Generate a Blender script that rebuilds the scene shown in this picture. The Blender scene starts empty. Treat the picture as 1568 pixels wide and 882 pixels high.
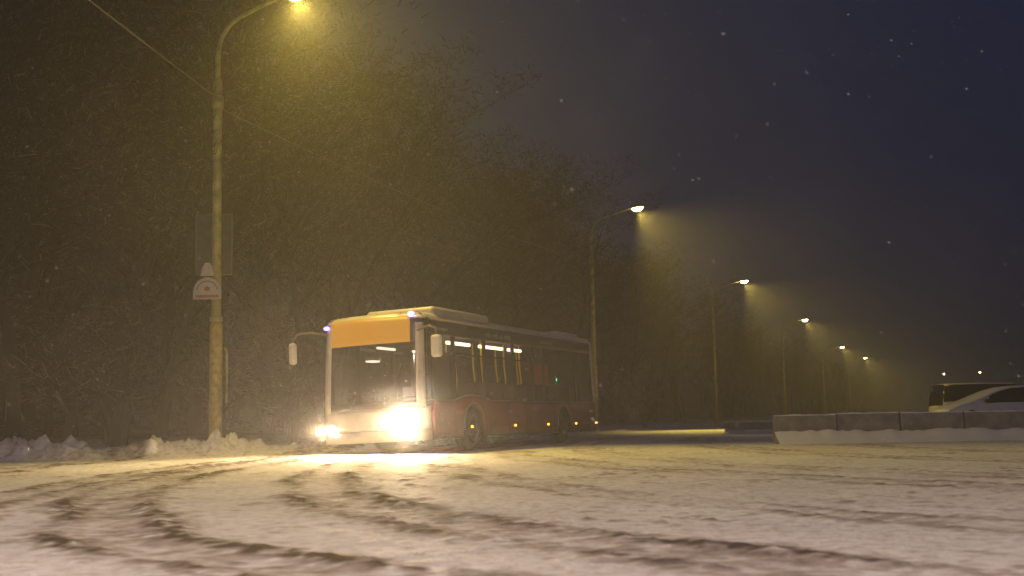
import bpy, math, random, bmesh
import numpy as np
from mathutils import Vector, Matrix, Euler
random.seed(4); rng=np.random.RandomState(7)
S=bpy.context.scene
S.view_settings.view_transform='Standard'; S.view_settings.look='None'; S.view_settings.exposure=0
COL=S.collection
# ------------------------------------------------------------------ helpers
def mat(name,base=(.5,.5,.5),rough=.6,metal=0,emis=None,es=0,bump=0,bscale=20,var=0,vscale=6,spec=.5,coat=0,sample=True):
    m=bpy.data.materials.new(name); m.use_nodes=True; nt=m.node_tree; b=nt.nodes['Principled BSDF']
    b.inputs['Base Color'].default_value=(*base,1); b.inputs['Roughness'].default_value=rough
    b.inputs['Metallic'].default_value=metal; b.inputs['Specular IOR Level'].default_value=spec
    b.inputs['Coat Weight'].default_value=coat
    if emis: b.inputs['Emission Color'].default_value=(*emis,1); b.inputs['Emission Strength'].default_value=es
    if not sample: m.cycles.emission_sampling='NONE'
    tc=nt.nodes.new('ShaderNodeTexCoord')
    if var:
        n=nt.nodes.new('ShaderNodeTexNoise'); n.inputs['Scale'].default_value=vscale; n.inputs['Detail'].default_value=6
        nt.links.new(tc.outputs['Object'],n.inputs['Vector'])
        r=nt.nodes.new('ShaderNodeValToRGB'); r.color_ramp.elements[0].position=.3; r.color_ramp.elements[1].position=.7
        r.color_ramp.elements[0].color=(*[c*(1-var) for c in base],1); r.color_ramp.elements[1].color=(*[min(1,c*(1+var*.6)) for c in base],1)
        nt.links.new(n.outputs['Fac'],r.inputs['Fac']); nt.links.new(r.outputs['Color'],b.inputs['Base Color'])
    if bump:
        n=nt.nodes.new('ShaderNodeTexNoise'); n.inputs['Scale'].default_value=bscale; n.inputs['Detail'].default_value=5
        nt.links.new(tc.outputs['Object'],n.inputs['Vector'])
        bp=nt.nodes.new('ShaderNodeBump'); bp.inputs['Strength'].default_value=bump; bp.inputs['Distance'].default_value=.02
        nt.links.new(n.outputs['Fac'],bp.inputs['Height']); nt.links.new(bp.outputs['Normal'],b.inputs['Normal'])
    return m
def glassmat(name,tint,refl=.35):
    m=bpy.data.materials.new(name); m.use_nodes=True; nt=m.node_tree; nt.nodes.clear()
    o=nt.nodes.new('ShaderNodeOutputMaterial'); t=nt.nodes.new('ShaderNodeBsdfTransparent'); t.inputs[0].default_value=(*tint,1)
    g=nt.nodes.new('ShaderNodeBsdfGlossy'); g.inputs['Roughness'].default_value=.06
    lw=nt.nodes.new('ShaderNodeLayerWeight'); lw.inputs[0].default_value=.5
    p=nt.nodes.new('ShaderNodeMath'); p.operation='POWER'; p.inputs[1].default_value=5; nt.links.new(lw.outputs['Facing'],p.inputs[0])
    q=nt.nodes.new('ShaderNodeMath'); q.operation='MULTIPLY_ADD'; q.inputs[1].default_value=refl; q.inputs[2].default_value=.04; nt.links.new(p.outputs[0],q.inputs[0])
    mx=nt.nodes.new('ShaderNodeMixShader'); nt.links.new(q.outputs[0],mx.inputs[0])
    nt.links.new(t.outputs[0],mx.inputs[1]); nt.links.new(g.outputs[0],mx.inputs[2]); nt.links.new(mx.outputs[0],o.inputs[0])
    return m
def newobj(name,me,parent=None,mats=(),loc=None,rot=None,smooth=False):
    o=bpy.data.objects.new(name,me); COL.objects.link(o)
    for m in mats: me.materials.append(m)
    if parent: o.parent=parent
    if loc is not None: o.location=loc
    if rot is not None: o.rotation_euler=rot
    if smooth and me: me.polygons.foreach_set('use_smooth',[True]*len(me.polygons))
    return o
def empty(name,loc=(0,0,0),parent=None,rot=(0,0,0)):
    o=bpy.data.objects.new(name,None); COL.objects.link(o); o.location=loc; o.rotation_euler=rot; o.empty_display_size=.3
    if parent: o.parent=parent
    return o
def pydata(name,v,f,parent=None,mats=(),smooth=False,**k):
    me=bpy.data.meshes.new(name); me.from_pydata([tuple(map(float,p)) for p in v],[],f); me.update()
    return newobj(name,me,parent,mats,smooth=smooth,**k)
def box(name,lo,hi,m,parent=None,bev=.02,segs=2,**k):
    x0,y0,z0=lo; x1,y1,z1=hi
    v=[(x0,y0,z0),(x1,y0,z0),(x1,y1,z0),(x0,y1,z0),(x0,y0,z1),(x1,y0,z1),(x1,y1,z1),(x0,y1,z1)]
    f=[(0,3,2,1),(4,5,6,7),(0,1,5,4),(1,2,6,5),(2,3,7,6),(3,0,4,7)]
    o=pydata(name,v,f,parent,[m],**k)
    if bev:
        b=o.modifiers.new('b','BEVEL'); b.width=bev; b.segments=segs
    return o
def tube(name,pts,rad,m,parent=None,n=10,caps=True):
    pts=[Vector(p) for p in pts]
    if not hasattr(rad,'__len__'): rad=[rad]*len(pts)
    v=[];f=[]; prev=None
    for i,p in enumerate(pts):
        if i==0: t=pts[1]-pts[0]
        elif i==len(pts)-1: t=pts[-1]-pts[-2]
        else: t=(pts[i+1]-pts[i-1])
        t.normalize()
        if prev is None:
            a=Vector((0,1,0)) if abs(t.y)<.8 else Vector((1,0,0))
            a=(a-t*a.dot(t)).normalized()
        else: a=(prev-t*prev.dot(t)).normalized()
        prev=a; b=t.cross(a)
        for j in range(n):
            q=2*math.pi*j/n; v.append(p+(a*math.cos(q)+b*math.sin(q))*rad[i])
    for i in range(len(pts)-1):
        for j in range(n):
            k=(j+1)%n; f.append((i*n+j,i*n+k,(i+1)*n+k,(i+1)*n+j))
    if caps: f.append(tuple(range(n))[::-1]); f.append(tuple((len(pts)-1)*n+j for j in range(n)))
    return pydata(name,v,f,parent,[m],smooth=True)
def lathe(name,prof,m,parent=None,n=28,axis='Y',loc=(0,0,0),mats=None,midx=None):
    v=[];f=[]
    for (r,h) in prof:
        for j in range(n):
            q=2*math.pi*j/n
            c,s=r*math.cos(q),r*math.sin(q)
            v.append((c,h,s) if axis=='Y' else ((c,s,h) if axis=='Z' else (h,c,s)))
    for i in range(len(prof)-1):
        for j in range(n):
            k=(j+1)%n; f.append((i*n+j,i*n+k,(i+1)*n+k,(i+1)*n+j))
    o=pydata(name,v,f,parent,mats or [m],smooth=True,loc=loc)
    if midx:
        for i in range(len(prof)-1):
            for j in range(n): o.data.polygons[i*n+j].material_index=midx[i]
    return o
LAT=rng.rand(256,256)
def vn(x,y,s,ox=0,oy=0):
    x=x*s+ox+1000; y=y*s+oy+1000
    xi=np.floor(x).astype(int); yi=np.floor(y).astype(int); fx=x-xi; fy=y-yi
    fx=fx*fx*(3-2*fx); fy=fy*fy*(3-2*fy)
    a=LAT[xi%256,yi%256]; b=LAT[(xi+1)%256,yi%256]; c=LAT[xi%256,(yi+1)%256]; d=LAT[(xi+1)%256,(yi+1)%256]
    return (a*(1-fx)+b*fx)*(1-fy)+(c*(1-fx)+d*fx)*fy
def fbm(x,y,s,o=4,ox=0):
    r=0;a=.5
    for i in range(o): r=r+a*vn(x,y,s*(2.03**i),ox+17*i,ox*2+5*i); a*=.5
    return r
def ss(x,a,b):
    t=np.clip((x-a)/(b-a),0,1); return t*t*(3-2*t)
EDGE=[(-60,22),(-12,27),(-7.4,28.2),(-5.2,30),(5,60.5),(17,95),(32,137),(51,196),(64,236),(98,340),(165,540)]
def sdist(x,y):
    x=np.asarray(x,float); y=np.asarray(y,float)
    best=np.full(x.shape,1e9); sg=np.ones(x.shape)
    for (ax,ay),(bx,by) in zip(EDGE[:-1],EDGE[1:]):
        dx,dy=bx-ax,by-ay; L=dx*dx+dy*dy
        t=np.clip(((x-ax)*dx+(y-ay)*dy)/L,0,1)
        d=np.hypot(x-ax-t*dx,y-ay-t*dy)
        cr=dx*(y-ay)-dy*(x-ax)
        m=d<best; best=np.where(m,d,best); sg=np.where(m,np.sign(cr),sg)
    return best*sg
TR=[([4,5.6,7.3,9.2,12,16,25,34],[1.6,-.5,-2.0,-3.0,-3.9,-4.4,-4.6,-4.4],.25,1.1),
    ([4,5.6,7.5,10,13,18,26,34],[3.4,1.7,.3,-1.0,-1.9,-2.6,-2.6,-2.3],.25,.9),
    ([4,6,8,11,15,20,27,36],[-1.6,-3.0,-3.9,-4.9,-5.5,-5.6,-5.0,-3.9],.2,.8),
    ([4,6,8,11,15,20,27,36],[7.0,4.5,3.0,1.2,-.2,-1.2,-1.5,-1],.2,.6),
    ([4,7,10,14,20,28,40,60],[14,8.6,5.6,3.2,1.1,-.4,.8,8],.22,.6),
    ([4,7,10,14,20,28,40,60],[17,11.4,8.0,5.1,2.8,1.4,2.9,10],.22,.5),
    ([4,8,12,16,22,30,40,60],[24,16,11,8.0,5.5,4.6,6,13],.25,.5),
    ([4,8,12,16,22,30,40,60],[33,22,15.5,11.5,8.5,7.2,9,15],.25,.5),
    ([4,6,9,13,18,25,30,40],[-3.6,-4.4,-5.8,-7.4,-8.3,-8.5,-8,-8],.2,.9)]
TRF=[(np.poly1d(np.polyfit(np.log(a),b,4)),w,s) for a,b,w,s in TR]
def ground(x,y):
    s=sdist(x,y)
    base=ss(s,.8,5)*.35+np.clip(s-5,0,60)*.16+np.clip(s-9,0,26)*.42
    hn=fbm(x,y,.35,3,40)
    base=base+ss(s,1,8)*(hn-.45)*.9
    road=1-ss(s,-1.2,-.2)
    dirt=np.zeros_like(x); h=np.zeros_like(x)
    lump=fbm(x,y,8,4,3); lump2=vn(x,y,13,9,2); lump3=vn(x,y,3.0,33,8); fine=vn(x,y,17,5,5)
    wob=(fbm(x,y,1.1,4,61)-.45)*.55
    yy=np.clip(y,4,60); fade=(1-ss(y,45,60))
    T=np.linspace(4,60,2000)
    for i,(p,w,st) in enumerate(TRF):
        px=p(np.log(yy))+ (vn(y*0+i*7.3,y,.5,3,i)-.5)*.25+wob*(.6+.15*i)
        slope=np.interp(yy,T,np.abs(np.gradient(p(np.log(T)),T)))
        d=(x-px)/np.sqrt(1+slope**2)
        inr=np.exp(-(d/w)**4)
        rid=np.exp(-((np.abs(d)-w*1.45)/(w*.6))**2)
        br=(.35+.7*ss(vn(x,y,.9,i*11,4),.15,.85))*st
        h+= -.010*inr*br + rid*br*(.001+.058*np.clip(lump-.44,0,1)*(lump3+.4)+.015*fine)
        dirt+= (rid*np.clip(lump2*1.6-.3+lump-.3,0,1)*1.3+inr*.65*np.clip(lump*2-.5,0,1))*br
    h=h*fade; dirt=dirt*fade
    cl=np.clip(fbm(x,y,6,3,70)-.54,0,1)*np.clip(fbm(x,y,.8,2,20)-.24,0,1)
    h=h+cl*.22; dirt=dirt+cl*9
    h=h+(fbm(x,y,.4,3,11)-.45)*.025+(lump-.47)*.022
    h=h*road
    bl=np.clip(fbm(x,y,1.7,4,55)*2.6-.75,.0,1.4)
    cl2=np.abs(fbm(x,y,3.4,4,15)-.47)*1.5
    bank=np.exp(-((s+.1)/.7)**2)*(.04+(.18*bl+.18*bl*cl2)*(.4+vn(x,y,.45,5,9)*1.1))
    for (cx,cy,rx,hh) in ((-6.9,28.4,.8,.30),(-9.6,27.1,.55,.30),(-10.6,27.0,.6,.36),(-11.4,26.8,.4,.26),(-8.1,27.5,.55,.30),(-6.1,29.0,.7,.18)):
        bank=bank+hh*np.exp(-(((x-cx)/rx)**2+((y-cy)/.5)**2))*(.55+cl2*2.2)
    bank=bank*np.where(y>45,.5,1)
    dirt=dirt+np.exp(-((s+1.4)/.8)**2)*np.clip(fbm(x,y,3,3,90)-.5,0,1)*1.2
    dirt=dirt+ss(s,2.0,6)*(.6+.6*hn)
    return base+h+bank, np.clip(dirt,0,1)
def gz(x,y): return float(ground(np.array([x*1.0]),np.array([y*1.0]))[0][0])
def rowpoly(a,b,r):
    o=[a]
    while o[-1]<b: o.append(o[-1]*r)
    return o
ys=list(np.linspace(-60,3.6,24))+rowpoly(4,46,1.005)+rowpoly(47,1200,1.02)
xc=list(np.arange(-16,14.01,.05)); 
def grow_(X):
    g=[];t=.08
    while X<900: t=min(t*1.06,40); X+=t; g.append(X)
    return g
xs=[-q for q in grow_(16)[::-1]]+xc+grow_(14)
XX,YY=np.meshgrid(np.array(xs),np.array(ys)); Z,D=ground(XX,YY)
nx,ny=len(xs),len(ys)
me=bpy.data.meshes.new('snow_ground')
me.vertices.add(nx*ny); co=np.stack([XX,YY,Z],-1).reshape(-1,3).astype(np.float32); me.vertices.foreach_set('co',co.ravel())
idx=np.arange(nx*ny).reshape(ny,nx); q=np.stack([idx[:-1,:-1],idx[:-1,1:],idx[1:,1:],idx[1:,:-1]],-1).reshape(-1,4)
me.loops.add(q.size); me.loops.foreach_set('vertex_index',q.ravel().astype(np.int32))
me.polygons.add(len(q)); me.polygons.foreach_set('loop_start',np.arange(0,q.size,4,dtype=np.int32)); 
me.polygons.foreach_set('use_smooth',np.ones(len(q),dtype=bool)); me.update(calc_edges=True); me.validate()
at=me.attributes.new('dirt','FLOAT','POINT'); at.data.foreach_set('value',D.ravel().astype(np.float32))
m=bpy.data.materials.new('snow'); m.use_nodes=True; nt=m.node_tree; b=nt.nodes['Principled BSDF']; b.inputs['Roughness'].default_value=.75
b.inputs['Specular IOR Level'].default_value=.25
a=nt.nodes.new('ShaderNodeAttribute'); a.attribute_name='dirt'
tc=nt.nodes.new('ShaderNodeTexCoord'); n=nt.nodes.new('ShaderNodeTexNoise'); n.inputs['Scale'].default_value=9; n.inputs['Detail'].default_value=7
nt.links.new(tc.outputs['Object'],n.inputs['Vector'])
n2=nt.nodes.new('ShaderNodeTexNoise'); n2.inputs['Scale'].default_value=.6; n2.inputs['Detail'].default_value=5; nt.links.new(tc.outputs['Object'],n2.inputs['Vector'])
ma=nt.nodes.new('ShaderNodeMath'); ma.operation='MULTIPLY_ADD'; ma.inputs[1].default_value=1.2; ma.inputs[2].default_value=-.56
nt.links.new(n.outputs['Fac'],ma.inputs[0])
ad=nt.nodes.new('ShaderNodeMath'); ad.operation='ADD'; ad.use_clamp=True; nt.links.new(a.outputs['Fac'],ad.inputs[0]); nt.links.new(ma.outputs[0],ad.inputs[1])
r=nt.nodes.new('ShaderNodeValToRGB'); r.color_ramp.elements[0].color=(.84,.84,.87,1); r.color_ramp.elements[1].color=(.11,.085,.075,1)
e=r.color_ramp.elements.new(.35); e.color=(.52,.47,.46,1); nt.links.new(ad.outputs[0],r.inputs['Fac'])
mx=nt.nodes.new('ShaderNodeMixRGB'); mx.blend_type='MULTIPLY'; mx.inputs[0].default_value=.3; nt.links.new(r.outputs[0],mx.inputs[1])
r2=nt.nodes.new('ShaderNodeValToRGB'); r2.color_ramp.elements[0].position=.35; r2.color_ramp.elements[0].color=(.6,.57,.57,1); r2.color_ramp.elements[1].position=.6; nt.links.new(n2.outputs['Fac'],r2.inputs['Fac'])
nt.links.new(r2.outputs[0],mx.inputs[2]); nt.links.new(mx.outputs[0],b.inputs['Base Color'])
bp=nt.nodes.new('ShaderNodeBump'); bp.inputs['Strength'].default_value=.7; bp.inputs['Distance'].default_value=.025
n3=nt.nodes.new('ShaderNodeTexNoise'); n3.inputs['Scale'].default_value=20; n3.inputs['Detail'].default_value=6; nt.links.new(tc.outputs['Object'],n3.inputs['Vector'])
nt.links.new(n3.outputs['Fac'],bp.inputs['Height']); nt.links.new(bp.outputs['Normal'],b.inputs['Normal'])
newobj('snow_ground',me,None,[m])
SNOW=mat('snow_cap',(.78,.78,.8),.8,bump=.5,bscale=12)
# ------------------------------------------------------------------ street lamps
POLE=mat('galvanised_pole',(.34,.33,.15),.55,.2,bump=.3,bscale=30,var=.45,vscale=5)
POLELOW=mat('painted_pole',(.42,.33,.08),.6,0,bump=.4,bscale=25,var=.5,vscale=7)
HEADM=mat('lamp_housing',(.3,.3,.3),.5,.5)
LENS=mat('lamp_lens',(.8,.8,.7),.3,emis=(1,.74,.22),es=14,sample=False)
LENSFAR=mat('lamp_lens_far',(.8,.8,.7),.3,emis=(1,.78,.30),es=60,sample=False)
LC=(1,.71,.13)
def lamp(x,y,hx,hy,power,lensm=LENS,col=LC,H=11.0,aim=None,tilt=.5,cone=134,blend=.8):
    z0=gz(x,y) if y<60 else 0.1
    root=empty('street_lamp',(x,y,0))
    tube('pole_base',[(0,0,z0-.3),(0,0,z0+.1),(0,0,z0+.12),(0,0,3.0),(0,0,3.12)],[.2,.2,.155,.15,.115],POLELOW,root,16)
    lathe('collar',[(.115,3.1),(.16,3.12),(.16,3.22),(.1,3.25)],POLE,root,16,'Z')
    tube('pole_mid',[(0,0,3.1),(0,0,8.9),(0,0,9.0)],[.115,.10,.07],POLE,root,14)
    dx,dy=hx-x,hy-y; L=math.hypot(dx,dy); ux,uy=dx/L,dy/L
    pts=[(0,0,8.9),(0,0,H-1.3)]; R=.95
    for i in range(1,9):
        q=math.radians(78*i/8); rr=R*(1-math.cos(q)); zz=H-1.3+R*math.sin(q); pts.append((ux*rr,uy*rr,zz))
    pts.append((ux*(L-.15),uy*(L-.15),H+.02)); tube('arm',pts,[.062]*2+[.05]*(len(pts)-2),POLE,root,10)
    hd=empty('lamp_head',(dx,dy,H),root,(0,-.08,math.atan2(dy,dx)))
    v=[];f=[];N=14;prof=[(-.40,.05,.05),(-.33,.09,.08),(-.1,.14,.11),(.15,.17,.12),(.33,.14,.09),(.40,.06,.04)]
    for (px,w,h) in prof:
        for j in range(N):
            q=2*math.pi*j/N; s=math.sin(q); v.append((px,w*math.cos(q),(h*s if s>0 else h*.25*s)))
    for i in range(len(prof)-1):
        for j in range(N):
            k=(j+1)%N; f.append((i*N+j,i*N+k,(i+1)*N+k,(i+1)*N+j))
    f.append(tuple(range(N))[::-1]); f.append(tuple((len(prof)-1)*N+j for j in range(N)))
    pydata('housing',v,f,hd,[HEADM],smooth=True)
    v=[];f=[]
    for k,(sc,zz) in enumerate([(1,-.02),(.9,-.11),(.55,-.19),(.02,-.21)]):
        for j in range(16):
            q=2*math.pi*j/16; v.append((.08+.30*sc*math.cos(q),.16*sc*math.sin(q),zz))
    for i in range(3):
        for j in range(16):
            k=(j+1)%16; f.append((i*16+j,(i+1)*16+j,(i+1)*16+k,i*16+k))
    pydata('lens',v,f,hd,[lensm],smooth=True)
    if power:
        ld=bpy.data.lights.new('lamp_light','SPOT'); ld.energy=power; ld.color=col; ld.spot_size=math.radians(cone); ld.spot_blend=blend; ld.shadow_soft_size=.12
        lo=bpy.data.objects.new('lamp_light',ld); COL.objects.link(lo); lo.parent=root; lo.location=(dx+ux*.1,dy+uy*.1,H-.25)
        dr=Vector(aim) if aim else Vector((ux*tilt,uy*tilt,-1)); lo.rotation_euler=dr.to_track_quat('-Z','Y').to_euler()
    return root
lamp(-7.0,29.2,-5.05,28.5,5600,aim=(.55,-.8,-1),cone=118,blend=1,H=10.85)
lamp(4.0,61.5,6.2,60.7,7200,LENS,aim=(.85,-.6,-1),cone=106,blend=.9)
lamp(15.6,96.3,17.9,95.5,8400,LENSFAR,aim=(.85,-.6,-1),cone=106,blend=.9)
lamp(29.9,137.5,32.2,136.6,9400,LENSFAR,aim=(.85,-.5,-1),cone=106,blend=.9)
lamp(49.0,196.5,51.8,195.6,11000,LENSFAR,aim=(.85,-.5,-1),cone=106,blend=.9)
lamp(64.0,237,66.8,236,11000,LENSFAR,aim=(.85,-.5,-1),cone=106,blend=.9)
lamp(117,345,119,344,0,LENSFAR)
lamp(124,337,126,336,0,LENSFAR)
lamp(-9.5,-4.5,-7.4,-5,12500,LENS,col=(1,.75,.62),aim=(.6,1,-1.05),cone=108,blend=.9)  # added unseen lamp behind the camera, lights the foreground snow
WIRE=mat('wire',(.12,.11,.07),.6)
def wire(a,b,sag,r=.013):
    A=Vector(a);B=Vector(b); pts=[]
    for i in range(25):
        t=i/24; p=A.lerp(B,t); p.z-=sag*4*t*(1-t); pts.append(p)
    return pts
w=empty('overhead_wire')
tube('span_near',wire((-9.4,-4.4,8.6),(-7.0,29.1,8.5),.25),.018,WIRE,w,6)
tube('span_mid',wire((-7,29.3,8.3),(4,61.4,8.4),.35),.010,WIRE,w,6)
tube('span_far',wire((4,61.6,8.4),(15.6,96.2,8.4),.35),.009,WIRE,w,6)
tube('clamp',[(-7,29.2,8.25),(-7,29.2,8.55)],.14,POLE,w,12)
# ------------------------------------------------------------------ signs on pole
WH=mat('sign_white',(.40,.39,.37),.5,var=.15); RD=mat('sign_red',(.25,.07,.06),.5); GREYB=mat('sign_back',(.05,.05,.045),.6,.3,var=.4); FRM=mat('board_frame',(.12,.12,.10),.6)
st=empty('bus_stop_sign',(-7.15,29.0,0))
def plate(name,pts,th,m,parent,y=0):
    n=len(pts); v=[(p[0],y-th,p[1]) for p in pts]+[(p[0],y,p[1]) for p in pts]
    f=[tuple(range(n)),tuple(range(2*n-1,n-1,-1))]+[(i,n+i,n+(i+1)%n,(i+1)%n) for i in range(n)]
    return pydata(name,v,f,parent,[m])
dome=[(-.33,3.62),(.33,3.62)]+[(.33*math.cos(q),3.78+.36*math.sin(q)) for q in np.linspace(0,math.pi,18)]
plate('dome_board',dome,.03,WH,st,-.05)
plate('red_band',[(-.27,3.66),(.27,3.66),(.27,3.72),(-.27,3.72)],.006,RD,st,-.084)
ring=[(.26*math.cos(q),3.80+.26*math.sin(q)) for q in np.linspace(0.15,math.pi-.15,16)]; ring2=[(.235*math.cos(q),3.80+.235*math.sin(q)) for q in np.linspace(math.pi-.15,.15,16)]
plate('red_arc',ring+ring2,.006,RD,st,-.084)
plate('symbol',[(-.05,3.82),(.05,3.82),(.07,3.88),(.0,3.94),(-.07,3.88)],.006,RD,st,-.084)
plate('cap_board',[(-.16,4.17),(.16,4.17),(.12,4.36),(.05,4.48),(-.05,4.48),(-.12,4.36)],.03,WH,st,-.05)
tube('bracket',[(-.1,0,3.7),(.25,.15,3.7)],.02,POLE,st,8); tube('bracket_top',[(-.1,0,4.25),(.25,.15,4.25)],.02,POLE,st,8)
sp=empty('information_board',(-7.1,29.42,0))
pl=plate('panel',[(-.42,4.25),(.40,4.25),(.42,4.3),(.42,5.66),(.38,5.7),(-.40,5.7),(-.44,5.66),(-.44,4.3)],.04,GREYB,sp)
for i,(a,b_) in enumerate([((-.44,4.25),(-.44,5.7)),((.42,4.25),(.42,5.7)),((-.44,4.25),(.42,4.25)),((-.44,5.7),(.42,5.7))]):
    tube('frame_%d'%i,[(a[0],-.03,a[1]),(b_[0],-.03,b_[1])],.018,FRM,sp,8)
tube('conduit',[(.33,-.1,1.2),(.33,-.1,2.4),(.28,-.1,2.5)],.03,POLE,sp,8)
# ------------------------------------------------------------------ bus
bus=empty('city_bus',(-1.90,26.8,0.0)); bus.rotation_euler=(0,0,math.atan2(.927,.373))
body=empty('body',(0,0,0.02),bus,(math.radians(-2.2),0,0))
BRED=mat('bus_red_paint',(.30,.012,.010),.35,coat=.35,var=.25,vscale=2.5,bump=.05,bscale=3)
BWHITE=mat('bus_white_paint',(.55,.51,.46),.35,coat=.3,var=.15,vscale=3)
BTRIM=mat('bus_trim_line',(.28,.18,.15),.4)
BBLACK=mat('bus_black_trim',(.012,.012,.013),.28,var=.3)
RUB=mat('rubber',(.02,.02,.02),.8,bump=.2); RIM=mat('wheel_rim',(.08,.08,.08),.5,.6,var=.3)
GLS=glassmat('bus_glass',(.62,.56,.51),.2); GLSF=glassmat('windscreen_glass',(.34,.32,.30),.2); GLG=glassmat('green_glass',(.42,.72,.56),.2)
YEL=mat('grab_pole',(.80,.55,.04),.35,emis=(.9,.6,.05),es=.12); INT=mat('interior_panel',(.10,.08,.07),.7,var=.2); SEAT=mat('seat_fabric',(.06,.025,.025),.9,var=.4,vscale=20)  # grab poles get a faint glow of their own to look lit
CEIL=mat('ceiling_light',(.8,.8,.8),.4,emis=(1,.86,.66),es=3.6)
L=12.0; W=2.60
def perim():
    P=[]
    for x in np.arange(11.75,.46,-.075): P.append((x,0))
    for q in np.linspace(0,math.pi/2,9)[1:]: P.append((.42-.42*math.sin(q),.30-.30*math.cos(q)))
    for y in np.linspace(.36,W-.36,17): P.append((-.13*(1-((y-W/2)/(W/2-.3))**2),y))
    for q in np.linspace(0,math.pi/2,9)[:-1]: P.append((.42-.42*math.cos(q),W-.30+.30*math.sin(q)))
    for x in np.arange(.46,11.76,.075): P.append((x,W))
    for q in np.linspace(0,math.pi/2,6)[1:]: P.append((11.75+.25*math.sin(q),W-.25+.25*math.cos(q)))
    for q in np.linspace(0,math.pi/2,6): P.append((11.75+.25*math.cos(q),.25-.25*math.sin(q)))
    return P
PER=perim(); CEN=(6,W/2); NP=len(PER)
NRM=[]
for i in range(NP):
    a=PER[i-1]; c=PER[(i+1)%NP]
    nn=Vector((c[1]-a[1],-(c[0]-a[0]),0)); nn=nn.normalized() if nn.length>0 else Vector((0,-1,0))
    cc=Vector((CEN[0]-PER[i][0],CEN[1]-PER[i][1],0))
    if nn.dot(cc)>0: nn=-nn
    NRM.append(nn)
def frontness(x): return max(0,min(1,(.8-x)/.8))
def prof_in(z,x):
    side=.0+.03*max(0,(z-1.15)/1.8)+(0 if z<2.88 else .13*((z-2.88)/.20)**2)
    lean=frontness(x)*(0 if z<1.1 else .14*((z-1.1)/1.9)**1.5)
    return side,lean
def pt(i,z,off=0):
    i=i%NP; x,y=PER[i]
    s,lean=prof_in(z,x)
    x2=x+lean+ (s if x<.2 else 0)-(s if x>11.9 else 0)
    y2=y+(s if y<.5 else 0)-(s if y>W-.5 else 0)
    return Vector((x2,y2,z))+NRM[i]*off
def arch(x,z0):
    for c in (2.66,9.0):
        d=abs(x-c)
        if d<.60: z0=max(z0,.46+math.sqrt(.60**2-d*d)*.98)
    return z0
def band(name,sel,z0,z1,m,off=0,nz=3,thick=.03):
    v=[];f=[]
    for i in range(NP):
        x,y=PER[i]; j=(i+1)%NP; x2,y2=PER[j]
        if not (sel(x,y) and sel(x2,y2)): continue
        a0=z0(x,y) if callable(z0) else z0; b0=z0(x2,y2) if callable(z0) else z0
        a1=z1(x,y) if callable(z1) else z1; b1=z1(x2,y2) if callable(z1) else z1
        for k in range(nz):
            za,zb=a0+(a1-a0)*k/nz,a0+(a1-a0)*(k+1)/nz; zc,zd=b0+(b1-b0)*k/nz,b0+(b1-b0)*(k+1)/nz
            q=len(v); v+=[pt(i,za,off),pt(j,zc,off),pt(j,zd,off),pt(i,zb,off)]; f.append((q,q+1,q+2,q+3))
    o=pydata(name,v,f,body,[m],smooth=True)
    bm=bmesh.new(); bm.from_mesh(o.data); bmesh.ops.remove_doubles(bm,verts=bm.verts,dist=1e-4)
    bm.normal_update()
    for fc in bm.faces:
        c=fc.calc_center_median(); out=Vector((0,c.y-W/2,0)) if .5<c.x<11.7 else Vector((c.x-6,0,0))+Vector((0,(c.y-W/2)*2,0))
        if fc.normal.dot(out)<0: fc.normal_flip()
    bm.to_mesh(o.data); bm.free()
    if thick:
        s=o.modifiers.new('s','SOLIDIFY'); s.thickness=thick; s.offset=-1
    return o
front=lambda x,y:x<.47
rear=lambda x,y:x>=11.7
def waist(x,y):
    z=1.12
    if abs(x-2.66)<1.0: z=max(z,1.12+.12*math.cos((x-2.66)/1.0*math.pi/2)**.7)
    return z
band('skirt',lambda x,y:x>=.42,lambda x,y:arch(x,.32),waist,BRED)
band('waist_trim',lambda x,y:x>=.42,waist,lambda x,y:waist(x,y)+.03,BTRIM,.012,1)
band('sill_trim',lambda x,y:x>=.42 and arch(x,.3)<.4,.27,.33,BBLACK,.01,1)
band('front_panel',front,.52,1.0,BWHITE,0,4)
band('bumper',front,.27,.515,BWHITE,.012,2)
band('cowl',front,1.0,1.12,BBLACK,.004,1)
band('windscreen',lambda x,y:x<.30,1.12,2.42,GLSF,0,5,0)
band('header',lambda x,y:x<.47,2.42,3.0,BBLACK,-.01,6)
band('side_glass_front',lambda x,y:.42<=x<8.9,lambda x,y:waist(x,y)+.035,2.60,GLS,0,4,0)
band('rear_quarter_glass',lambda x,y:8.8<=x<11.75,1.155,2.60,GLG,0,4,0)
band('rear_panel',rear,1.155,2.60,BBLACK,-.01,3)
band('cantrail',lambda x,y:x>=.42,2.60,2.92,BBLACK,.004,3)
band('roof_edge',lambda x,y:x>=.42,2.92,2.95,BWHITE,.014,1)
band('roof_shoulder',lambda x,y:True,2.95,3.08,BWHITE,0,5)
band('a_pillar',lambda x,y:y<.35 and .03<=x<.22,.95,3.0,BWHITE,.016,8)
band('a_pillar_kerb',lambda x,y:y>W-.35 and .0<=x<.09,.95,3.0,BWHITE,.016,8)
v=[pt(i,3.08) for i in range(NP)]
rings=[(1,0),(.9,.03),(.6,.05),(.02,.06)]
vv=[];ff=[]
for sc,dz in rings:
    for i in range(NP):
        p=v[i]; vv.append((6+(p[0]-6)*(1-(1-sc)*.2 if sc>.5 else .85*sc+.2*sc), W/2+(p[1]-W/2)*sc, 3.08+dz))
for k in range(len(rings)-1):
    for i in range(NP):
        j=(i+1)%NP; ff.append((k*NP+i,k*NP+j,(k+1)*NP+j,(k+1)*NP+i))
pydata('roof',vv,ff,body,[BWHITE],smooth=True)
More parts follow.
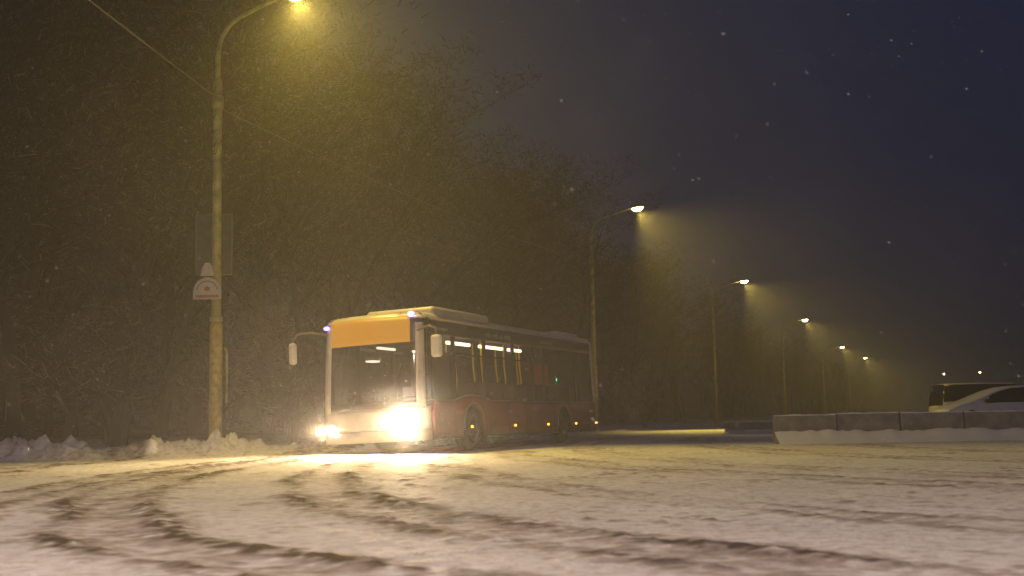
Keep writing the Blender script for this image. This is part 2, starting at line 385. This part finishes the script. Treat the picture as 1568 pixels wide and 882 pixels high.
for k,x in enumerate([.5,1.75,3.55,5.4,6.75,7.55,8.8,10.2,11.6]):
    for y,yy in ((.035,.085),(W-.085,W-.035)):
        box('pillar_%d'%k,(x-.07,y,1.15),(x+.07,yy,2.62),BBLACK,body,.005)
box('window_transom',(.5,.03,2.18),(8.8,.055,2.21),BBLACK,body,.0)
band('rear_frame',lambda x,y:y<.3 and 11.60<=x<11.9,1.12,2.95,BWHITE,.014,6)
for c in (2.66,9.0):
    pts=[(c+.61*math.cos(q),-.008,.48+.61*math.sin(q)) for q in np.linspace(-.05,math.pi+.05,26)]
    tube('arch_trim',pts,.018,BTRIM,body,8)
    wl=[(c+.60*math.cos(q),.0,.46+.60*math.sin(q)) for q in np.linspace(0,math.pi,18)]
    v=[];f=[]
    for p in wl: v+= [(p[0],.03,p[2]),(p[0],.7,p[2])]
    for i in range(len(wl)-1): f.append((2*i,2*i+1,2*i+3,2*i+2))
    f.append(tuple(2*i+1 for i in range(len(wl))))
    pydata('wheel_well',v,f,body,[BBLACK])
    for y0,s in ((.08,1),(W-.08,-1)):
        prof=[(.0,.10),(.09,.10),(.10,.03),(.13,.03),(.16,.09),(.25,.12),(.28,.03),(.29,.0),(.33,-.005),(.44,.0),(.485,.04),(.487,.24),(.44,.28),(.2,.28)]
        prof=[(r_,h*s) for r_,h in prof]
        wheel=lathe('wheel',prof,None,bus,36,'Y',(c,y0,.485),mats=[RIM,RUB],midx=[0]*7+[1]*6)
        for j in range(10):
            q=2*math.pi*j/10; lathe('bolt',[(0,-.02*s),(.016,-.02*s),(.016,.03*s)],RIM,bus,8,'Y',(c+.205*math.cos(q),y0+.09*s,.485+.205*math.sin(q)))
for x in (.75,1.6,3.6,4.8,6.0,7.2,8.1,10.0,11.1): box('panel_gap',(x-.006,-.004,.34),(x+.006,.01,1.1),BBLACK,body,0)
box('body_crease',(3.5,-.012,.72),(8.2,.01,.735),BRED,body,.004)
# interior
box('floor',(.3,.1,.40),(11.8,W-.1,.46),INT,body,0)
box('ceiling',(.5,.1,2.66),(11.8,W-.1,2.70),INT,body,0)
box('engine_bulkhead',(11.0,.12,.46),(11.7,W-.12,2.66),INT,body,.02)
for k,(a,b_) in enumerate([(2.3,3.2),(4.2,4.7)]):
    box('light_strip_%d'%k,(a,W-.34,2.50),(b_,W-.26,2.56),CEIL,body,.02)
for k,(a,b_) in enumerate([(2.3,3.6),(4.2,5.7),(6.1,7.0)]):
    box('light_strip_near_%d'%k,(a,.42,2.48),(b_,.50,2.56),CEIL,body,.02)
box('cab_light',(1.4,1.95,2.14),(1.75,2.15,2.18),CEIL,body,.01)
for k,x in enumerate([2.9,3.3,4.5,4.9,6.0,6.4,7.1,7.9]):
    y=(.55,.95)[k%2]
    tube('grab_pole_%d'%k,[(x,y,.46),(x,y,1.3),(x+.06,y,1.7),(x,y,2.1),(x,y,2.66)],.022,YEL,body,8)
for y in (.8,W-.8): tube('grab_rail',[(1.8,y,2.3),(10.5,y,2.3)],.012,INT,body,8)
for k,x in enumerate(np.arange(3.4,10.6,.85)):
    for y in (.25,1.75):
        box('seat_back_%d'%k,(x,y,.95),(x+.08,y+.5,1.62),SEAT,body,.04,3)
        box('seat_base_%d'%k,(x-.42,y,.86),(x+.02,y+.5,.95),SEAT,body,.03)
box('dashboard',(.18,.2,.9),(.6,W-.25,1.15),BBLACK,body,.05,3)
box('cab_partition',(1.72,.15,.46),(1.76,1.15,2.2),INT,body,.01)
box('driver_seat',(1.1,.35,.9),(1.22,.8,1.75),SEAT,body,.05,3)
lathe('steering_wheel',[(.2+.018*math.cos(q),.018*math.sin(q)) for q in np.linspace(0,2*math.pi,9)],BBLACK,body,20,'Z',(.62,.6,1.25))
REDL=mat('red_patch_glow',(.2,.02,.02),.4,emis=(1,.07,.05),es=.05); GRL=mat('green_patch_glow',(.1,.6,.3),.4,emis=(.1,1,.45),es=3)
box('red_glow_panel',(8.3,.7,1.25),(9.7,.73,2.25),REDL,body,.01)  # added panel, faint red glow stands in for reddish light at the rear
box('green_glow_led',(9.4,.3,1.75),(9.47,.36,1.84),GRL,body,.01)  # added emitter, stands in for the green light patch at the rear
DISP=bpy.data.materials.new('amber_display'); DISP.use_nodes=True; nt=DISP.node_tree; b=nt.nodes['Principled BSDF']; b.inputs['Base Color'].default_value=(.1,.05,.01,1)
b.inputs['Emission Color'].default_value=(1,.42,.02,1); b.inputs['Emission Strength'].default_value=.42; b.inputs['Roughness'].default_value=.5
band('destination_display',lambda x,y:x<.14 and .28<y<2.36,2.42,3.01,DISP,.014,6,.015)
HL=mat('headlight_lens',(.9,.9,.9),.2,emis=(1,.82,.55),es=900,sample=False)
HL2=mat('headlight_lens_small',(.9,.9,.9),.2,emis=(1,.82,.55),es=350,sample=False)
BLU=mat('marker_violet',(.2,.1,.8),.3,emis=(.25,.16,1),es=7,sample=False); AMB=mat('side_marker',(.8,.3,.02),.3,emis=(1,.38,.03),es=6,sample=False)
def glow_haze(name,loc,parent,r,dens):  # added ball of denser haze that gives a headlight its glow
    bs=bpy.data.materials.new(name); bs.use_nodes=True; nt=bs.node_tree; nt.nodes.clear(); o=nt.nodes.new('ShaderNodeOutputMaterial'); vs=nt.nodes.new('ShaderNodeVolumeScatter')
    vs.inputs['Anisotropy'].default_value=.4; nt.links.new(vs.outputs[0],o.inputs['Volume'])
    tc=nt.nodes.new('ShaderNodeTexCoord'); gr=nt.nodes.new('ShaderNodeTexGradient'); gr.gradient_type='SPHERICAL'; nt.links.new(tc.outputs['Object'],gr.inputs['Vector'])
    pw=nt.nodes.new('ShaderNodeMath'); pw.operation='POWER'; pw.inputs[1].default_value=2.2; nt.links.new(gr.outputs['Fac'],pw.inputs[0])
    mu=nt.nodes.new('ShaderNodeMath'); mu.operation='MULTIPLY'; mu.inputs[1].default_value=dens; nt.links.new(pw.outputs[0],mu.inputs[0]); nt.links.new(mu.outputs[0],vs.inputs['Density'])
    o=box(name,(-1,-1,-1),(1,1,1),bs,parent,0); o.location=loc; o.scale=(r,r,r)
def hl(name,x,y,z,r,m,power,spill,gr_,gd):
    h=empty(name,(x,y,z),body)
    lathe('bezel',[(r*1.3,.05),(r*1.25,-.01),(r*1.1,-.02),(r*1.02,.03),(r*.9,.06)],HEADM,h,24,'X')
    lathe('lens',[(r,.02),(r*.8,-.02),(r*.4,-.035),(.001,-.04)],m,h,24,'X')
    ld=bpy.data.lights.new('beam','SPOT'); ld.energy=power; ld.color=(1,.70,.42); ld.spot_size=math.radians(105); ld.spot_blend=1; ld.shadow_soft_size=.07
    lo=bpy.data.objects.new('beam',ld); COL.objects.link(lo); lo.parent=h; lo.location=(-.09,0,0)
    lo.rotation_euler=Vector((-1,-.10,-.02)).to_track_quat('-Z','Y').to_euler(); lo.scale=(1,.30,1)
    ld=bpy.data.lights.new('spill','SPOT'); ld.energy=spill; ld.color=(1,.66,.34); ld.spot_size=math.radians(172); ld.spot_blend=1; ld.shadow_soft_size=.12
    lo=bpy.data.objects.new('spill',ld); COL.objects.link(lo); lo.parent=h; lo.location=(-.10,0,0)
    lo.rotation_euler=Vector((-1,-.1,0)).to_track_quat('-Z','Y').to_euler()
    glow_haze('headlight_glow_haze',(-.35,0,0),h,gr_,gd)
hl('headlight',-.02,.32,.68,.20,HL,4300,800,1.35,.10)
hl('headlight_kerb',-.02,W-.32,.58,.11,HL2,2000,300,.8,.06)
def blob(name,c,r,m,sc=(1,1,1)):
    o=lathe(name,[(r*math.sin(q)+1e-4,r*math.cos(q)) for q in np.linspace(0,math.pi,9)],m,body,14,'Z',c); o.scale=sc
blob('marker_lamp',(.16,.30,3.05),.055,BLU,(1,1.4,.8)); blob('marker_lamp_kerb',(.18,W-.16,2.88),.055,BLU,(1,1.4,.8))
for k,x in enumerate([2.48,5.2,7.6,9.9,11.75]): box('side_marker_%d'%k,(x-.045,-.02,.50),(x+.045,.0,.55),AMB,body,.008)
box('registration_plate',(-.16,1.0,.40),(-.145,1.52,.51),BWHITE,body,.005)
tube('wiper_l',[(-.07,.8,1.08),(-.05,.7,1.5),(-.0,.5,1.95)],.012,BBLACK,body,6); tube('wiper_r',[(-.08,1.7,1.08),(-.06,1.5,1.5),(-.02,1.3,1.95)],.012,BBLACK,body,6)
MIR=mat('mirror_housing',(.6,.56,.5),.4)
tube('mirror_arm_kerb',[(.12,W-.2,2.72),(-.15,W+.05,2.78),(-.36,W+.28,2.75),(-.42,W+.36,2.6),(-.42,W+.37,2.35)],.028,FRM,body,8)
box('mirror_kerb',(-.5,W+.29,2.08),(-.34,W+.45,2.56),MIR,body,.06,4)
tube('mirror_arm',[(.1,.12,2.66),(-.02,-.2,2.72),(-.1,-.4,2.66),(-.12,-.42,2.4)],.026,FRM,body,8)
box('mirror',(-.22,-.54,2.02),(-.06,-.31,2.5),MIR,body,.06,4)
def pod(name,x0,x1,y0,y1,z0,z1,m,r=.16): return box(name,(x0,y0,z0),(x1,y1,z1),m,body,r,5)
pod('air_conditioning_pod',1.0,4.2,.14,1.9,3.0,3.27,BWHITE,.11)
pod('rear_roof_pod',9.6,11.4,.3,W-.3,3.04,3.22,BWHITE,.08)
pod('roof_hatch',5.8,6.5,.7,1.7,3.08,3.17,BWHITE,.03)
TXT=mat('grey_lettering',(.40,.38,.35),.5)
def text(s,x,z,size,par=body,y=.010):
    c=bpy.data.curves.new('lettering','FONT'); c.body=s; c.size=size; c.extrude=.001; o=bpy.data.objects.new('lettering',c); COL.objects.link(o)
    c.materials.append(TXT); o.parent=par; o.location=(x,y,z); o.rotation_euler=(math.pi/2,0,0)
text('ride  with  us  today',3.6,2.69,.20); text('city transport',.75,2.70,.12); text('we run on time',7.4,2.71,.14)
# ------------------------------------------------------------------ concrete barriers
CON=mat('concrete',(.24,.225,.21),.9,bump=.6,bscale=14,var=.35,vscale=4)
def barrier(p0,p1,h,segl,n,drift=.22):
    par=empty('concrete_barrier',(p0[0],p0[1],0)); ang=math.atan2(p1[1]-p0[1],p1[0]-p0[0]); par.rotation_euler=(0,0,ang)
    for k in range(n):
        a=k*segl+.014; b_=(k+1)*segl-.014; jz=random.uniform(-.02,.02); jy=random.uniform(-.04,.04)
        pr=[(-.26,-.1),(-.26,.1),(-.14,.24),(-.09,h),(.09,h),(.14,.24),(.26,.1),(.26,-.1)]
        v=[(a,y+jy,z+jz) for y,z in pr]+[(b_,y+jy,z+jz) for y,z in pr]; m_=len(pr)
        f=[tuple(range(m_)),tuple(range(2*m_-1,m_-1,-1))]+[(i,m_+i,m_+(i+1)%m_,(i+1)%m_) for i in range(m_)]
        o=pydata('segment_%d'%k,v,f,par,[CON]); bv=o.modifiers.new('b','BEVEL'); bv.width=.015; bv.segments=2
        v=[];f=[]; N=14
        for i in range(N+1):
            xx=a+(b_-a)*i/N; hh=.012+.02*random.random(); 
            v+=[(xx,-.085+jy,h+jz-.004),(xx,-.05+jy,h+jz+hh),(xx,.05+jy,h+jz+hh),(xx,.085+jy,h+jz-.004)]
        for i in range(N):
            for j in range(3): f.append((4*i+j,4*(i+1)+j,4*(i+1)+j+1,4*i+j+1))
        pydata('snow_cap_%d'%k,v,f,par,[SNOW],smooth=True)
    v=[];f=[];N=n*12; d=drift
    for i in range(N+1):
        xx=segl*n*i/N; d+=(drift-d)*.3+random.uniform(-.03,.03)
        v+=[(xx,-.95,-.06),(xx,-.62,d*.35),(xx,-.36,d*.85),(xx,-.24,d+.05),(xx,-.12,d+.06)]
    for i in range(N):
        for j in range(4): f.append((5*i+j,5*(i+1)+j,5*(i+1)+j+1,5*i+j+1))
    pydata('snow_drift',v,f,par,[SNOW],smooth=True)
barrier((6.25,30.2),(16,30.0),.68,1.52,9)
barrier((7.6,45),(11,44),.45,1.9,2,.1)
# ------------------------------------------------------------------ parked vehicles
CW=mat('car_white_paint',(.82,.83,.85),.35,.0,coat=.6,var=.08); CD=mat('van_silver_paint',(.60,.59,.58),.35,.1,coat=.4,var=.2); CG=mat('car_glass',(.015,.017,.02),.1)
def vehicle(name,loc,rot,prof,wid,paint,glass,wheels,tumble=.16,wr=.33):
    r=empty(name,loc,None,(0,0,rot)); sec=[]
    for (x,zl,zb,zt) in prof:
        hw=wid/2
        e=min(1,min(abs(x-prof[0][0]),abs(prof[-1][0]-x))/.35); hw=hw*(.86+.14*e)
        tw=hw-tumble*min(1,max(0,(zt-zb))/.5)
        sec.append([(x,-hw*.96,zl),(x,-hw,zl+.18),(x,-hw,zb-.12),(x,-hw*.975,zb),(x,-tw,max(zb+.005,zt-.06)),(x,-tw*.8,zt),(x,0,zt+.02),(x,tw*.8,zt),(x,tw,max(zb+.005,zt-.06)),(x,hw*.975,zb),(x,hw,zb-.12),(x,hw,zl+.18),(x,hw*.96,zl)])
    v=[p for s in sec for p in s]; n=13; f=[]; mi=[]
    for i in range(len(sec)-1):
        for j in range(n-1):
            f.append((i*n+j,(i+1)*n+j,(i+1)*n+j+1,i*n+j+1)); 
            cab=min(prof[i][3]-prof[i][2],prof[i+1][3]-prof[i+1][2])
            cabm=max(prof[i][3]-prof[i][2],prof[i+1][3]-prof[i+1][2])
            slope=abs(prof[i+1][3]-prof[i][3])/max(.01,abs(prof[i+1][0]-prof[i][0]))
            g=0
            if j in (3,8) and cab>.2: g=1
            if j in (4,5,6,7) and slope>.42 and cabm>.25: g=1
            mi.append(g)
    f.append(tuple(range(n))); mi.append(0); f.append(tuple((len(sec)-1)*n+j for j in range(n))[::-1]); mi.append(0)
    o=pydata('shell',v,f,r,[paint,glass],smooth=True)
    for p,k in zip(o.data.polygons,mi): p.material_index=k
    bm=bmesh.new(); bm.from_mesh(o.data); bmesh.ops.recalc_face_normals(bm,faces=bm.faces); bm.to_mesh(o.data); bm.free()
    for k,x in enumerate(wheels):
        for s in (-1,1):
            y=s*(wid/2-.01)
            prof2=[(0,-.0),(.08,0),(.1,-.04),(wr*.55,-.03),(wr*.62,0),(wr*.9,.005),(wr,-.03),(wr,-.19),(.1,-.2)]
            lathe('wheel',[(a,b_*s) for a,b_ in prof2],None,r,26,'Y',(x,y+.015*s,wr),mats=[RIM,RUB],midx=[0,0,0,0,1,1,1,1])
            pts=[(x+(wr+.05)*math.cos(q),y,wr+(wr+.05)*math.sin(q)) for q in np.linspace(0,math.pi,14)]
            tube('wheel_arch',pts,.03,RUB,r,6)
    for s in (-1,1):
        box('mirror',(-.09,-.11,-.07),(.09,.11,.07),BBLACK,r,.04,3,loc=(prof[0][0]+1.45,s*(wid/2+.10),prof[4][2]+.10))
        box('head_lamp',(-.02,-.18,-.07),(.12,.18,.07),SNOW,r,.03,3,loc=(.05,s*(wid/2-.35),prof[1][2]-.08))
    return r
car=[(0,.3,.62,.64),(.12,.22,.72,.78),(.5,.2,.86,.94),(.9,.2,.94,1.04),(1.15,.2,.96,1.12),(1.6,.2,.98,1.30),(2.05,.2,1.0,1.47),(2.5,.2,1.0,1.58),(3.2,.2,1.0,1.62),(3.9,.2,1.0,1.58),(4.25,.22,1.0,1.40),(4.45,.25,.95,1.1),(4.5,.35,.8,.82)]
vehicle('parked_car',(16.0,47.0,0),.12,car,1.8,CW,CG,[.85,3.6])
van=[(0,.35,.8,.85),(.12,.3,1.0,1.05),(.6,.28,1.1,1.25),(.85,.28,1.15,1.6),(1.15,.28,1.15,1.92),(1.6,.28,1.15,2.0),(3.0,.28,1.15,2.02),(4.6,.28,1.15,2.0),(4.9,.28,1.15,1.95),(5.02,.3,1.1,1.4),(5.06,.4,.9,.95)]
vehicle('parked_van',(25.2,60.0,0),math.pi+.08,van,1.95,CD,CG,[1.0,4.1],.10,.36)
# ------------------------------------------------------------------ forest
BARK=mat('bark',(.022,.016,.012),.9,var=.4); TWIG=mat('twigs',(.020,.014,.010),.9,var=.4,vscale=.8); TWS=mat('twig_snow',(.16,.13,.12),.9)
def treemesh(name,seed,H=16,twigs=5200):
    R=random.Random(seed); V=[];F=[];MI=[]; tips=[]
    def seg(a,b,ra,rb,n,mi=0):
        t=(b-a); 
        if t.length<1e-4: return
        t.normalize(); s=t.orthogonal().normalized(); u=t.cross(s); k=len(V)
        for p,r in ((a,ra),(b,rb)):
            for j in range(n):
                q=2*math.pi*j/n; V.append(p+(s*math.cos(q)+u*math.sin(q))*r)
        for j in range(n): F.append((k+j,k+(j+1)%n,k+n+(j+1)%n,k+n+j)); MI.append(mi)
    def grow(p,d,l,r,depth):
        n=7 if depth==0 else (5 if depth==1 else 3)
        steps=9 if depth==0 else 4
        q=p.copy(); dd=d.copy()
        for i in range(steps):
            nd=(dd+Vector((R.gauss(0,.09),R.gauss(0,.09),R.gauss(0,.05)+(.05 if depth else 0)))).normalized()
            q2=q+nd*(l/steps); f0=1-i/steps*.75; f1=1-(i+1)/steps*.75
            seg(q,q2,r*f0,r*f1,n); 
            if depth>=2: tips.append((q2,nd))
            if depth<3 and (i>=(2 if depth==0 else 0)):
                for _ in range(3 if depth==0 else 2):
                    ang=R.uniform(0,6.283); el=R.uniform(.15,.8)
                    side=Vector((math.cos(ang),math.sin(ang),0))
                    bd=(nd*.45+side*(1-.3*el)+Vector((0,0,el*.5))).normalized()
                    if depth==2 and R.random()<.4: continue
                    grow(q2,bd,l*(.34 if depth==0 else .5)*R.uniform(.7,1.2)*(1-.35*i/steps if depth==0 else 1),r*f1*.5,depth+1)
            q,dd=q2,nd
    grow(Vector((0,0,-.5)),Vector((0,0,1)),H,.2,0)
    for _ in range(twigs):
        c,d=tips[R.randrange(len(tips))]
        dirv=(d+Vector((R.gauss(0,.8),R.gauss(0,.8),R.gauss(0,.6)))).normalized(); l=R.uniform(.2,.6); w=R.uniform(.007,.022)
        s=dirv.cross(Vector((R.gauss(0,1),R.gauss(0,1),R.gauss(0,1)))).normalized()*w
        o=c+Vector((R.gauss(0,.15),R.gauss(0,.15),R.gauss(0,.15))); k=len(V)
        V.extend([o-s,o+s,o+dirv*l*.6+s*1.2,o+dirv*l]); F.append((k,k+1,k+2,k+3)); MI.append(2 if R.random()<.12 else 1)
    me=bpy.data.meshes.new(name); me.from_pydata([tuple(p) for p in V],[],F); me.update()
    for m_ in (BARK,TWIG,TWS): me.materials.append(m_)
    me.polygons.foreach_set('material_index',MI)
    return me
TM=[treemesh('tree_mesh_%d'%i,10+i,16,6500) for i in range(4)]
BUSH=[treemesh('bush_mesh_%d'%i,50+i,5,2200) for i in range(2)]
forest=empty('forest_trees'); R=random.Random(3); cnt=0
def place(par,me,x,y,sc,name):
    o=bpy.data.objects.new(name,me); COL.objects.link(o); o.parent=par; z=gz(x,y)
    o.location=(x,y,z-.1); o.rotation_euler=(R.gauss(0,.05),R.gauss(0,.05),R.uniform(0,6.28)); o.scale=(sc*R.uniform(.95,1.3),sc*R.uniform(.95,1.3),sc)
segs=[]
for a,b_ in zip(EDGE[:-1],EDGE[1:]): segs.append((a,b_,math.hypot(b_[0]-a[0],b_[1]-a[1])))
for (a,b_,l) in segs:
    if a[1]>500: continue
    dx,dy=(b_[0]-a[0])/l,(b_[1]-a[1])/l; nxv,nyv=-dy,dx
    t=0; 
    while t<l:
        bx,by=a[0]+dx*t,a[1]+dy*t
        rows=[5,8.5,13,19] if by<100 else [5.5,11]
        for s in rows:
            x=bx+nxv*(s+R.uniform(-1.5,1.5))+dx*R.uniform(-2,2); y=by+nyv*(s+R.uniform(-1.5,1.5))+dy*R.uniform(-2,2)
            if y<24 or x<-.55*y-3 : continue
            if sdist(np.array([x]),np.array([y]))[0]<3: continue
            sc=R.uniform(.64,.98)*(1 if s>6 else .8)*(1.12 if y<42 else (.82 if s<10 else .68)); place(forest,TM[R.randrange(4)],x,y,sc,'tree'); cnt+=1
        t+=R.uniform(2.8,4.4) if by<100 else R.uniform(6,9)
bush=empty('roadside_bushes')
for i in range(200):
    x=R.uniform(-22,14); y=R.uniform(28,80); s=sdist(np.array([x]),np.array([y]))[0]
    if 1.8<s<8: place(bush,BUSH[i%2],x,y,R.uniform(.25,.75),'bush')
# ------------------------------------------------------------------ falling snow
FL=mat('snowflake',(.6,.6,.6),.6)
V=[];F=[]
wd=Vector((.75,-.1,-.5)).normalized()
for i in range(8000):
    y=5+58*R.random()**.8; x=R.uniform(-.5,.5)*y*1.0+R.uniform(-.6,.6); z=R.uniform(.05,.7+y*.42)
    if z>14: continue
    r=R.uniform(.0018,.0045)*(1+y*.012); c=Vector((x,y,z)); s=wd*r*R.uniform(1.0,2.6); u=Vector((R.gauss(0,1),R.gauss(0,1),R.gauss(0,1))).cross(wd).normalized()*r*.6; w_=u.cross(wd).normalized()*r*.6
    k=len(V); V.extend([c+s,c-s,c+u,c-u,c+w_,c-w_])
    F.extend([(k,k+2,k+4),(k,k+4,k+3),(k,k+3,k+5),(k,k+5,k+2),(k+1,k+4,k+2),(k+1,k+3,k+4),(k+1,k+5,k+3),(k+1,k+2,k+5)])
pydata('falling_snow',V,F,None,[FL])
# ------------------------------------------------------------------ haze
hz=bpy.data.materials.new('snow_haze'); hz.use_nodes=True; nt=hz.node_tree; nt.nodes.clear(); o=nt.nodes.new('ShaderNodeOutputMaterial'); vs=nt.nodes.new('ShaderNodeVolumeScatter')
vs.inputs['Density'].default_value=.0034; vs.inputs['Anisotropy'].default_value=.5; vs.inputs['Color'].default_value=(.95,.95,.95,1); nt.links.new(vs.outputs[0],o.inputs['Volume'])
box('snow_haze',(-200,-40,-3),(400,620,30),hz,None,0)
# ------------------------------------------------------------------ world
w=bpy.data.worlds.new('World'); S.world=w; w.use_nodes=True; nt=w.node_tree; bg=nt.nodes['Background']
sky=nt.nodes.new('ShaderNodeTexSky'); sky.sky_type='NISHITA'; sky.sun_disc=False; sky.sun_elevation=math.radians(-3); sky.sun_rotation=math.radians(200)
mx=nt.nodes.new('ShaderNodeMixRGB'); mx.blend_type='ADD'; mx.inputs[0].default_value=1; mx.inputs[2].default_value=(.04,.10,.36,1)
ml=nt.nodes.new('ShaderNodeMixRGB'); ml.blend_type='MULTIPLY'; ml.inputs[0].default_value=1; ml.inputs[2].default_value=(.15,.4,1.0,1)
nt.links.new(sky.outputs[0],ml.inputs[1]); nt.links.new(ml.outputs[0],mx.inputs[1]); nt.links.new(mx.outputs[0],bg.inputs[0]); bg.inputs[1].default_value=.08
# ------------------------------------------------------------------ camera
cd=bpy.data.cameras.new('Camera'); cam=bpy.data.objects.new('Camera',cd); COL.objects.link(cam); S.camera=cam
cd.lens=43.6; cd.sensor_width=36; cd.clip_end=3000; cd.clip_start=.05
cam.location=(0,0,.72)
M=Matrix.Rotation(math.radians(90+6.0),4,'X')@Matrix.Rotation(math.radians(-1.0),4,'Z')
cam.rotation_euler=M.to_euler()
cd.dof.use_dof=True; cd.dof.focus_distance=31; cd.dof.aperture_fstop=2.4
print('trees',cnt,'verts',nx*ny)
